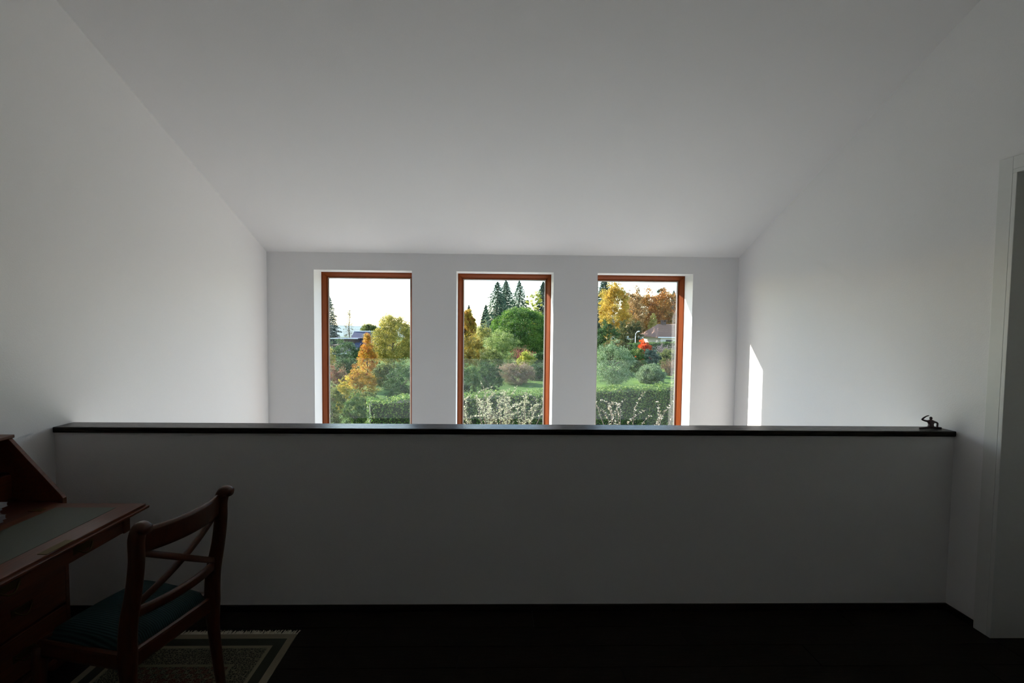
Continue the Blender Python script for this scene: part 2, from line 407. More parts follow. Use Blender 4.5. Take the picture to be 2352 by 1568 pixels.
# pigeonholes: shelf, dividers, small drawers with brass knobs
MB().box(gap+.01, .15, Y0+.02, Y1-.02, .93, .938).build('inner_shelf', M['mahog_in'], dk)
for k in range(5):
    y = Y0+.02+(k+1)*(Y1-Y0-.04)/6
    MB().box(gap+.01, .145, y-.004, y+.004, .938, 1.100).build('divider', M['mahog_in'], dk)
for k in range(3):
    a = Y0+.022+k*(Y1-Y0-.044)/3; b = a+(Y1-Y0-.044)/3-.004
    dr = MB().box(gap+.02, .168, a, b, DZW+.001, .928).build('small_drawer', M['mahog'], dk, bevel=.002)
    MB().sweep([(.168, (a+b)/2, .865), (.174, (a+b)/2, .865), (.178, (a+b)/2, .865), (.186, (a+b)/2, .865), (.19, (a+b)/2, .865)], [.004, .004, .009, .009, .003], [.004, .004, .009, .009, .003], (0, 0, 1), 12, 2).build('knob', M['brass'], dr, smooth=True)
# fall-front writing flap
FX0, FX1 = XF-.012, .812
flap = MB().box(FX0, FX1, Y0+.022, Y1-.045, DZW-.02, DZW).build('writing_flap', M['mahog'], dk, bevel=.003)
MB().box(FX0+.0, FX1+.012, Y0+.012, Y1-.037, DZW-.024, DZW-.012).build('flap_moulding', M['mahog'], flap, bevel=.003)
MB().box(FX0+.055, FX1-.095, Y0+.11, Y1-.10, DZW, DZW+.0012).build('leather_inset', M['leather'], flap)
for yy in (Y1-.13, Y0+.13):
    MB().box(FX0-.03, FX0+.03, yy-.012, yy+.012, DZW, DZW+.0015).build('hinge', M['brass'], flap)
MB().box(FX1-.035, FX1+.001, -.055, .055, DZW, DZW+.0016).build('lock_plate', M['brass'], flap)
# shallow drawer pulled out under the flap
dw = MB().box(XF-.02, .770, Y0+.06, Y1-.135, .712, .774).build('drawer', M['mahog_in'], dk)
MB().box(.770, .786, Y0+.045, Y1-.120, .702, .7755).build('drawer_front', M['mahog'], dw, bevel=.003)
MB().box(.782, .794, Y1-.150, Y1-.115, .700, .7755).build('end_moulding', M['mahog'], dw, bevel=.004)
for yy in (-.17, .12):
    MB().box(.786, .789, yy-.045, yy+.045, .728, .756).build('handle_plate', M['brass'], dw, bevel=.001)
    arc = [(.792+.012*math.sin(PI*t), yy-.036+.072*t, .746-.026*math.sin(PI*t)) for t in [q/10 for q in range(11)]]
    MB().tube(arc, .003, 8).build('bail_pull', M['brass'], dw, smooth=True)
# carcass front: rails, three drawers, feet
MB().box(gap+.01, XF, Y0+.02, Y1-.02, .07, .09).build('bottom_board', M['mahog_in'], dk)
zs = [.095, .30, .50, .695]
for k in range(3):
    dr = MB().box(gap+.02, XF+.004, Y0+.025, Y1-.025, zs[k]+.006, zs[k+1]-.006).build('drawer_front', M['mahog'], dk, bevel=.003)
    for yy in (-.24, .24):
        zc_ = (zs[k]+zs[k+1])/2
        MB().box(XF+.004, XF+.007, yy-.045, yy+.045, zc_-.014, zc_+.018).build('handle_plate', M['brass'], dr, bevel=.001)
        arc = [(XF+.01+.012*math.sin(PI*t), yy-.036+.072*t, zc_+.006-.03*math.sin(PI*t)) for t in [q/10 for q in range(11)]]
        MB().tube(arc, .003, 8).build('bail_pull', M['brass'], dr, smooth=True)
MB().box(gap, XF+.012, Y0-.006, Y1+.004, .05, .07).build('plinth_moulding', M['mahog'], dk, bevel=.004)
for (fx, fy) in ((gap, Y0), (XF-.07, Y0), (gap, Y1-.08), (XF-.07, Y1-.08)):
    MB().prism([(fx, .05), (fx+.075, .05), (fx+.06, .0), (fx+.01, .0)], 'y', fy, fy+.08).build('bracket_foot', M['mahog'], dk, bevel=.003)

# booklets stacked on the open flap
random.seed(5)
zb_ = DZW+.0015
bk = [('lowest white booklet of the stack on the desk', .017, 'cover2', -.01, .02), ('second booklet from the bottom of the stack on the desk', .018, 'cover', .0, -.03),
      ('middle booklet of the stack on the desk', .018, 'cover', -.018, .05), ('second booklet from the top of the stack on the desk', .016, 'cover2', -.012, .02), ('topmost pale booklet of the stack on the desk', .017, 'cover', .012, .06)]
for lb, th, cv, dx_, rz_ in bk:
    e = empty('booklet', (-2.185+dx_, 1.79, zb_), rz_); tag(e, lb, 'book', 'booklets on the desk')
    MB().box(-.095, .099, -.14, .14, .0015, th-.0015).build('pages', M['paper'], e)
    MB().box(-.10, .10, -.143, .143, 0, .0015).box(-.10, .10, -.143, .143, th-.0015, th-.0001).box(-.1015, -.10, -.143, .143, 0, th-.0001).build('cover', M[cv], e)
    zb_ += th

# ------------------------------------------------------------------ chair
def make_chair(loc, rz):
    c = empty('desk_chair', loc, rz)
    tag(c, 'dark mahogany chair with crossed back splats and ribbed teal seat, pulled up to the desk', 'chair')
    HW = .185                                     # half width at the back posts
    # rear posts: leg, kick at the seat, scrolled top (local +y = facing direction, back at -y)
    prof = [(-.225, 0.012), (-.203, .15), (-.188, .28), (-.184, .40), (-.192, .53), (-.222, .67), (-.238, .78), (-.240, .863), (-.262, .908), (-.294, .906)]
    wid = [.017, .019, .021, .023, .022, .021, .021, .021, .021, .019]
    dep = [.017, .020, .024, .034, .031, .026, .025, .027, .025, .018]
    for s in (-1, 1):
        path = catmull([(s*HW, y, z) for y, z in prof], 5)
        MB().sweep(path, lerp_list(wid, 5), lerp_list(dep, 5), (1, 0, 0), 14, 3.0).build('rear_post', M['chairwood'], c, smooth=True)
    # front legs, slightly tapered sabre legs
    for s in (-1, 1):
        path = catmull([(s*.205, .265, 0.012), (s*.205, .235, .2), (s*.205, .222, .40)], 6)
        MB().sweep(path, lerp_list([.015, .018, .022], 6), lerp_list([.015, .019, .022], 6), (1, 0, 0), 12, 3.5).build('front_leg', M['chairwood'], c, smooth=True)
    # seat rails
    MB().sweep([(-HW, -.185, .388), (HW, -.185, .388)], .033, .013, (0, 0, 1), 10, 5).build('seat_rail', M['chairwood'], c)
    MB().sweep([(-.205, .222, .388), (.205, .222, .388)], .032, .013, (0, 0, 1), 10, 5).build('seat_rail', M['chairwood'], c)
    for s in (-1, 1):
        MB().sweep([(s*HW, -.185, .388), (s*.205, .222, .388)], .031, .012, (0, 0, 1), 10, 5).build('seat_rail', M['chairwood'], c)
    # crest rail: bowed board between the post tops
    bow = lambda t, k: -k*(1-(2*t-1)**2)
    path = [(-HW+2*HW*t, -.232+bow(t, .038), 0.850-.006*(1-(2*t-1)**2)) for t in [q/14 for q in range(15)]]
    MB().sweep(path, .048, .012, (0, -.10, 1), 12, 4.5).build('crest_rail', M['chairwood'], c, smooth=True)
    path = [(-HW+2*HW*t, -.200+bow(t, .036), .570) for t in [q/14 for q in range(15)]]
    MB().sweep(path, .019, .011, (0, -.05, 1), 10, 4.5).build('lower_rail', M['chairwood'], c, smooth=True)
    # crossed splats
    for s in (-1, 1):
        pts = []
        for q in range(13):
            t = q/12; x = s*(-HW+.012+(2*HW-.024)*t); z = .592+(.808-.592)*t
            sag = .0
            pts.append((x, -.205-.03*(1-(2*t-1)**2)-.022*t+s*.006, z-sag*.55))
        MB().sweep(pts, .0125, .008, (0, 0.1, 1), 10, 4).build('cross_splat', M['chairwood'], c, smooth=True)
    # cushion: domed drop-in seat
    nx, ny = 22, 22; v = []; f = []
    for layer in (0, 1):
        for j in range(ny+1):
            for i in range(nx+1):
                u, w = -1+2*i/nx, -1+2*j/ny
                hwid = .176+.024*(w+1)/2
                # rounded-square outline
                uu, ww = u*math.sqrt(1-.12*w*w), w*math.sqrt(1-.12*u*u)
                x = uu*hwid; y = .02+ww*.205
                edge = max(0, 1-max(abs(u), abs(w))**6)
                z = .415+.045*edge**.45+.018*(1-u*u)*(1-w*w) if layer else .403
                v.append((x, y, z))
    N = (nx+1)*(ny+1)
    for j in range(ny):
        for i in range(nx):
            a = j*(nx+1)+i; f.append((N+a, N+a+1, N+a+nx+2, N+a+nx+1)); f.append((a+nx+1, a+nx+2, a+1, a))
    rim = [i for i in range(nx+1)]+[j*(nx+1)+nx for j in range(1, ny+1)]+[ny*(nx+1)+i for i in range(nx-1, -1, -1)]+[j*(nx+1) for j in range(ny-1, 0, -1)]
    for k in range(len(rim)):
        a, b = rim[k], rim[(k+1) % len(rim)]; f.append((a, b, b+N, a+N))
    MB().add(v, f).build('seat_cushion', M['cushion'], c, smooth=True)
    return c
# facing the desk (towards -x, turned a little towards the parapet)
ax = math.atan2(.386, .091)                        # direction of the back from near to far post
CH_FACE = math.atan2(.243, -.970)
chair = make_chair((-1.235-.262*.970, 1.81+.262*.243, 0.009), CH_FACE-PI/2)

# ------------------------------------------------------------------ rug
rx, ry_ = (RUG_X0+RUG_X1)/2, (RUG_Y0+RUG_Y1)/2
rg = empty('rug', (rx, ry_, 0)); tag(rg, 'small patterned oriental rug with pale fringe under the chair', 'rug')
hx, hy = (RUG_X1-RUG_X0)/2, (RUG_Y1-RUG_Y0)/2
MB().box(-hx, hx, -hy, hy, 0.0005, .008).build('pile', M['rug'], rg, bevel=.002)
random.seed(9)
for sgn in (1, -1):
    m = MB(); x = -hx+.002
    while x < hx-.003:
        L = random.uniform(.026, .042); dx_ = random.uniform(-.012, .012); w_ = random.uniform(.0028, .0048); y0 = hy*sgn
        zt = random.uniform(.002, .006)
        m.add([(x-w_, y0-.002*sgn, .004), (x+w_, y0-.002*sgn, .004), (x+dx_+w_*.5, y0+L*sgn, .001), (x+dx_-w_*.5, y0+L*sgn, .001), (x, y0-.002*sgn, .0075), (x+dx_*.5, y0+L*.5*sgn, zt+.001)],
              [(0, 1, 5, 4), (1, 2, 5), (2, 3, 5), (3, 0, 4, 5), (0, 3, 2, 1)])
        x += random.uniform(.0028, .0048)
    tag(m.build('fringe', M['fringe'], rg), 'pale knotted wool fringe', kind='stuff')

# ------------------------------------------------------------------ small toy figure on the cap (plain, generic)
def toy():
    e = bpy.data.meshes.new('toy_figure')
    P = [(0, 0, .013), (0, 0, .029), (-.001, 0, .045), (-.002, 0, .057), (-.0025, 0, .060),          # pelvis, waist, chest, neck, head
         (-.018, 0, .047), (-.036, 0, .050), (-.057, 0, .057), (-.042, 0, .070), (-.024, 0, .080), (-.012, .002, .0785), (-.015, -.002, .083),   # raised arm
         (.018, 0, .044), (.036, -.004, .038), (.026, -.012, .006),                                        # propping arm
         (-.022, -.006, .010), (-.052, -.010, .008), (-.078, -.006, .006),                                 # leg to one side
         (.024, .004, .008), (.048, .004, .007), (.068, .0, .006)]
    E_ = [(0, 1), (1, 2), (2, 3), (3, 4), (2, 5), (5, 6), (6, 7), (7, 8), (8, 9), (9, 10), (9, 11), (2, 12), (12, 13), (13, 14), (0, 15), (15, 16), (16, 17), (0, 18), (18, 19), (19, 20)]
    Rr = [.011, .011, .0135, .0048, .0045, .007, .0058, .0052, .0045, .003, .0016, .0016, .007, .006, .0045, .008, .0065, .0058, .008, .0065, .0058]
    e.from_pydata(P, E_, []); e.materials.append(M['toy'])
    bm = bmesh.new(); bm.from_mesh(e); sk_ = bm.verts.layers.skin.verify()
    bm.verts.ensure_lookup_table()
    for i, v in enumerate(bm.verts):
        v[sk_].radius = (Rr[i], Rr[i]); v[sk_].use_root = (i == 0)
    bm.to_mesh(e); bm.free()
    o = bpy.data.objects.new('toy_figure', e); COL.objects.link(o)
    k = o.modifiers.new('skin', 'SKIN'); k.use_smooth_shade = True
    k = o.modifiers.new('sub', 'SUBSURF'); k.levels = 2; k.render_levels = 2
    hv = [(.0075*math.sin(PI*j/10)*math.cos(2*PI*i/16), .0080*math.sin(PI*j/10)*math.sin(2*PI*i/16), .0095*math.cos(PI*j/10)) for j in range(11) for i in range(16)]
    hd = MB().add(hv, [(j*16+i, j*16+(i+1) % 16, (j+1)*16+(i+1) % 16, (j+1)*16+i) for j in range(10) for i in range(16)]).build('head', M['toy'], o, smooth=True)
    hd.location = (-.003, -.001, .0655)
    return o
t = toy(); t.location = (2.612, 2.598, ZPT-.0008); tag(t, 'small dark toy figure crouching with one arm raised on the parapet cap', 'toy')

# ================================================================== OUTSIDE
GZ = -3.0
struct(MB().box(-300, 300, 5.30, 130, GZ-.5, GZ).build('lawn', M['lawn']), 'green lawn of the garden')
struct(MB().box(-9, 9, 5.30, 9.2, GZ, GZ+.06).build('bounce_terrace', M['bounce_paving']), 'unseen pale stone slab added below the windows to bounce light')  # out of view, added to bounce sunlight onto the ceiling
hm = MB(); hv = []; NX = 60
for i in range(NX+1):
    x = -420+840*i/NX
    hv += [(x, 130, GZ-.02), (x, 290, GZ-5.0), (x, 420, -2.9+.7*math.sin(x*.021)+.35*math.sin(x*.083+1)), (x, 470, -12)]
hm.add(hv, [(4*i+k, 4*i+4+k, 4*i+5+k, 4*i+1+k) for i in range(NX) for k in range(3)])
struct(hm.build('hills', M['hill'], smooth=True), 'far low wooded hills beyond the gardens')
rng = np.random.default_rng(11)

def leaf_obj(name, C, size, mat, parent=None, aspect=.5, axis=None, jitter=1.0, rnd=None, loc=None):
    """rhombic leaves at points C; axis = preferred leaf direction per point or None"""
    N = len(C)
    size = np.broadcast_to(size, (N,))*rng.uniform(.65, 1.3, N)
    a = rng.normal(size=(N, 3))
    if axis is not None: a = axis+a*jitter*.35
    a /= np.linalg.norm(a, axis=1, keepdims=True)+1e-9
    b = np.cross(a, rng.normal(size=(N, 3))); b /= np.linalg.norm(b, axis=1, keepdims=True)+1e-9
    s = size[:, None]
    V = np.stack([C-a*s*.5, C+b*s*aspect*.5, C+a*s*.5, C-b*s*aspect*.5], 1).reshape(-1, 3).astype(np.float32)
    me = bpy.data.meshes.new(name); me.vertices.add(4*N); me.vertices.foreach_set('co', V.ravel())
    me.loops.add(4*N); me.loops.foreach_set('vertex_index', np.arange(4*N, dtype=np.int32))
    me.polygons.add(N); me.polygons.foreach_set('loop_start', np.arange(0, 4*N, 4, dtype=np.int32)); me.polygons.foreach_set('loop_total', np.full(N, 4, np.int32))
    me.update(calc_edges=True)
    at = me.attributes.new('rnd', 'FLOAT', 'POINT')
    r = rng.random(N) if rnd is None else np.clip(rnd+rng.normal(0, .16, N), 0, 1)
    at.data.foreach_set('value', np.repeat(r, 4).astype(np.float32))
    me.materials.append(mat)
    o = bpy.data.objects.new(name, me); COL.objects.link(o); o.parent = parent; o['kind'] = 'stuff'
    return o

def clump_points(cent, rad, n, flat=.8):
    """n leaves around every clump centre, denser at the surface of the clump"""
    K = len(cent); d = rng.normal(size=(K, n, 3)); d /= np.linalg.norm(d, axis=2, keepdims=True)
    r = rng.random((K, n, 1))**.45
    q = d*r*np.asarray(rad).reshape(-1, 1, 1)*np.array([1, 1, flat])
    return (cent[:, None, :]+q).reshape(-1, 3), np.repeat(rng.random(K), n)

def crown(center, rx, ry, rz, K, n, crad, shape='ellipsoid', low=-1.0):
    d = rng.normal(size=(K*4, 3)); d /= np.linalg.norm(d, axis=1, keepdims=True)
    d = d[d[:, 2] > low][:K]
    r = rng.uniform(.45, 1.0, (len(d), 1))**.5
    ph = rng.random(6)*6.28                              # lobes make the outline uneven
    lob = 1+.16*np.sin(2.3*np.arctan2(d[:, 1], d[:, 0])+ph[0]+2*d[:, 2])+.12*np.sin(5*d[:, 0]+ph[1])*np.sin(4*d[:, 2]+ph[2])+.10*np.sin(9*d[:, 2]+ph[3]+4*d[:, 0])
    r = r*lob[:, None]
    if shape == 'cone':
        h = rng.random(len(d))**1.3; th = rng.random(len(d))*2*PI; rr = (1-h*.93)*rng.uniform(.4, 1, len(d))
        P = np.stack([np.cos(th)*rr*rx, np.sin(th)*rr*ry, (-1+2*h)*rz], 1)
    elif shape == 'egg':
        P = d*r; k = 1-.35*np.clip(P[:, 2], 0, 1); P = P*np.stack([k*rx, k*ry, np.full(len(d), rz)], 1)
    else: P = d*r*np.array([rx, ry, rz])
    P = P+np.array(center)
    return clump_points(P, crad*rng.uniform(.45, 1.5, len(P)), n)

LEAF = dict(
    dkspruce=(['24362b', '384e40', '566c5a'], .1), spruce=(['2b4231', '446148', '6c8468'], .1), larch=(['46503c', '6a6a4c', '8a7a52'], .25),
    dkpine=(['18291f', '263d2c', '36503a'], .1), bluespruce=(['31484a', '48625f', '5d7773'], .1), bluegreen=(['1f3a30', '335545', '4b6b58'], .15),
    olive=(['4c5a2c', '6f7a3c', '949a56'], .35), olive2=(['50602f', '7c8845', 'a8ac62'], .35), yelolive=(['6f7430', 'a39a45', 'cdbb62'], .4),
    orange=(['a4602a', 'cf8a30', 'e0a93c', '8f8a34'], .45), yellowor=(['8f7d2a', 'c9a233', 'd9b748', 'a8622c'], .45), yellow=(['a39a3f', 'c9bd55', 'dcd07c'], .4),
    redbrown=(['8a5a45', 'a2735a', '7f8450'], .35), dkgreen=(['2b4427', '41602f', '5c7a40'], .3), green2=(['365228', '4f7034', '7d9148'], .35),
    yelgreen=(['8b9a3a', 'b3b84c', 'd2cc68'], .45), bright=(['34541f', '4f7a2c', '86a340'], .4), pale=(['6c8440', '97a95c', 'b9c184'], .4),
    palegold=(['8f9146', 'b8b25e', 'd0c985'], .4), goldbrown=(['7a6b2a', 'a98f37', 'c7ae52', '5f6a2c'], .4), red=(['a03a3c', 'bb5a55', '8a5f5c'], .4),
    pinkbrown=(['8f7460', 'a99078', '7c7f50'], .35), golden=(['b08b2e', 'd0a93e', 'dfc05e', 'a69a40'], .45), brownbare=(['a07a4a', 'bd9a63', '8d7850'], .35),
    rust=(['8f5a26', 'b87a30', 'd19a4a', '7b6a2c'], .4), olivebrown=(['6d6a38', '8c7d48', '5e7038'], .35), redorange=(['d8451c', 'ef6a2e', 'f2803f'], .5),
    lavender=(['8d7a80', 'a8949a', '8f8a74'], .3), apple=(['4a633c', '73905c', 'b2c09a'], .3), redtwig=(['8a4f46', 'a87a62', '8c9a5a'], .35), hedge=(['3f6030', '688a42', 'a3b060'], .35),  # apple: palest tone paints the white leaf glints
    goldleaf=(['7d8a30', 'd8b93c', 'e6cf5a', '8b8f45'], .45), dkolive=(['3a4325', '555c30', '6f6f3c'], .3),
    silver=(['7f8460', 'acab84', 'd2ccaa'], .35), silver2=(['a08d72', 'c9b99c', 'e8dcc6'], .3))
for k, (c_, t_) in LEAF.items(): M['lf_'+k] = leafmat('leaves_'+k, c_, t_)

def trunk(parent, h, r, mat='bark', lean=0.0, n=5, name='trunk'):
    pts = [(lean*(q/n)**2*h+.02*h*math.sin(q*1.7), .01*h*math.cos(q*2.1), h*q/n) for q in range(n+1)]
    return MB().sweep(pts, [r*(1-.7*q/n) for q in range(n+1)], [r*(1-.7*q/n) for q in range(n+1)], (1, 0, 0), 8, 2).build(name, M[mat], parent, smooth=True)

def branches(parent, n, z0, z1, spread, h, r=.03, mat='bark'):
    m = MB()
    for q in range(n):
        th = 2.4*q+rng.random(); z = z0+(z1-z0)*rng.random(); L = spread*(.5+.5*rng.random())
        p0 = Vector((0, 0, z)); p2 = Vector((math.cos(th)*L, math.sin(th)*L, min(h, z+L*(.5+.5*rng.random())))); p1 = (p0+p2)/2+Vector((0, 0, .1*L))
        m.sweep([p0, p1, p2], [r, r*.7, r*.3], [r, r*.7, r*.3], (.3, .2, .9), 5, 2)
    return tag(m.build('branches', M[mat], parent), kind='stuff')

def plant(kind, pal, x, y, h, w, name, label, cat, group=None):
    e = empty(name, (x, y, GZ)); tag(e, label, cat, group)
    mt = M['lf_'+pal]; px = y/1030.0                      # metres one pixel covers there
    ls = max(.035, 2.15*px)
    R = w/2
    if kind == 'spruce':
        trunk(e, h*.97, .02*h)
        C = []; A = []; rn = []
        nw = int(h*3.4)
        for i in range(nw):
            t = i/(nw-1); z = h*(.10+.89*t); rad = R*(1-t)**.78*(1.0 if i % 2 else .8)+.03*R
            nb = int(8+6*(1-t)); th0 = rng.random()*6.28
            for b in range(nb):
                th = th0+6.283*b/nb+rng.normal()*.15; L = rad*rng.uniform(.72, 1.1)
                k = int(14+34*(1-t)); u = rng.random(k)**.7
                wid = .16*L+.05
                lat = rng.normal(size=k)*wid*(1.1-u)
                dr = (.15*u-.42*u*u+ .16*u**3)*L*1.2-np.abs(rng.normal(size=k))*.08
                X = np.cos(th)*u*L-np.sin(th)*lat; Y = np.sin(th)*u*L+np.cos(th)*lat
                C.append(np.stack([X, Y, z+dr+rng.normal(size=k)*.03], 1))
                A.append(np.tile([math.cos(th), math.sin(th), -.55], (k, 1))); rn.append(np.full(k, rng.random()))
        C = np.concatenate(C); A = np.concatenate(A)
        leaf_obj('foliage', C, ls*1.7, mt, e, .42, A, 1.2, np.concatenate(rn))
        return e
    if kind == 'pine':
        trunk(e, h*.9, .02*h)
        C, rn = crown((0, 0, h*.62), R, R, h*.38, 130, 100, R*.25, 'egg')
        leaf_obj('foliage', C, ls*1.3, mt, e, .35, None, 1, rn); return e
    if kind == 'larch':
        trunk(e, h*.98, .015*h); branches(e, 26, h*.3, h*.9, R*.8, h, .02)
        C, rn = crown((0, 0, h*.55), R, R, h*.44, 90, 16, R*.3, 'cone')
        leaf_obj('foliage', C, ls, mt, e, .45, None, 1, rn); return e
    if kind == 'birch':
        bb = 'birchbark' if pal == 'golden' else 'bark'
        trunk(e, h*.9, .012*h, bb); branches(e, 16, h*.25, h*.8, R*.55, h*.92, .03, bb)
        if pal == 'golden':
            trunk(e, h*.8, .010*h, bb, .06)
        C, rn = crown((0, 0, h*.57), R, R, h*.43, 420, 95 if pal != 'brownbare' else 26, R*.18, 'egg')
        leaf_obj('foliage', C, ls*1.15, mt, e, .6, np.tile([0, 0, -1.0], (len(C), 1)), 2.2, rn); return e
    if kind == 'oak':
        trunk(e, h*.7, .03*h); branches(e, 18, h*.25, h*.6, R*.8, h, .07)
        C, rn = crown((0, 0, h*.58), R, R*.8, h*.42, 520, 84, R*.13)
        leaf_obj('foliage', C, ls*1.45, mt, e, .6, None, 1, rn); return e
    if kind == 'round':
        trunk(e, h*.7, .025*h); branches(e, 10, h*.3, h*.7, R*.7, h, .03)
        C, rn = crown((0, 0, h*.58), R, R, h*.42, 150, 80, R*.25)
        leaf_obj('foliage', C, ls, mt, e, .55, None, 1, rn); return e
    if kind == 'dome':
        trunk(e, h*.6, .03*h); branches(e, 14, h*.35, h*.6, R*.8, h, .04)
        d = rng.normal(size=(900, 3)); d /= np.linalg.norm(d, axis=1, keepdims=True); d = d[d[:, 2] > -.75]
        P = d*np.array([R*.93, R*.93, h*.47])*rng.uniform(.8, 1, (len(d), 1))+np.array([0, 0, h*.5])
        C, rn = clump_points(P, np.full(len(P), R*.13), 75, .6)
        A = np.concatenate([np.repeat(d[:, :2], 75, 0), np.full((len(C), 1), -.9)], 1)
        leaf_obj('foliage', C, ls*1.25, mt, e, .5, A, 1.1, rn); return e
    if kind == 'maple':
        trunk(e, h*.75, .016*h); branches(e, 12, h*.15, h*.6, R*.7, h, .02)
        C, rn = crown((0, 0, h*.52), R, R, h*.48, 240, 72, R*.19, 'cone' if h > 2.6 and pal != 'redorange' else 'ellipsoid')
        leaf_obj('foliage', C, ls, mt, e, .65, None, 1, rn); return e
    if kind == 'twig':                                       # thin upright stems with sparse leaves
        m = MB(); tips = []
        for q in range(60):
            th = rng.random()*6.28; r0 = R*.35*rng.random(); L = h*rng.uniform(.7, 1.02); sp_ = R*rng.uniform(.2, 1)
            p0 = (math.cos(th)*r0, math.sin(th)*r0, 0); p1 = (math.cos(th)*(r0+sp_)*.5, math.sin(th)*(r0+sp_)*.5, L*.55); p2 = (math.cos(th)*sp_, math.sin(th)*sp_, L*(1-.3*(sp_/R)**2))
            m.sweep([p0, p1, p2], [.014, .011, .006], [.014, .011, .006], (.3, .2, .9), 4, 2)
            for k in range(26):
                u = rng.random()**.6; a, b = (np.array(p0), np.array(p1)) if u < .5 else (np.array(p1), np.array(p2))
                tips.append(a+(b-a)*((u*2) % 1.0)+rng.normal(size=3)*.10)
        tag(m.build('stems', M['bark'], e), kind='stuff')
        leaf_obj('foliage', np.array(tips), ls*.9, mt, e, .55); return e
    if kind == 'apple':
        trunk(e, h*.5, .05); branches(e, 26, h*.2, h*.6, R*.9, h*1.05, .025)
        C, rn = crown((0, 0, h*.51), R, R, h*.50, 360, 72, R*.17)
        C[:, 2] = np.abs(C[:, 2])+.03
        leaf_obj('foliage', C, ls*1.1, mt, e, .5, None, 1, None); return e
    # shrub
    branches(e, 16, .05, h*.45, R*.8, h, .02)
    # a few upright sprigs break the top of the shrub
    sx = rng.uniform(-.7, .7, 16)*R; sy_ = rng.uniform(-.6, .6, 16)*R; st = h*(1.12-.35*(sx/R)**2)*rng.uniform(.9, 1.06, 16)
    sz = st[:, None]-rng.random((16, 22))**1.5*h*.45
    SP = np.stack([np.repeat(sx, 22), np.repeat(sy_, 22), sz.ravel()], 1)+rng.normal(0, .05*R+.02, (352, 3))
    C, rn = crown((0, 0, h*.48), R, R*.8, h*.52, 240, 74, min(R, h)*.19, 'ellipsoid', -.9)
    C = np.concatenate([C, SP]); rn = np.concatenate([rn, rng.random(352)])
    C[:, 2] = np.abs(C[:, 2])+.02
    leaf_obj('foliage', C, ls, mt, e, .55, None, 1, rn)
    return e

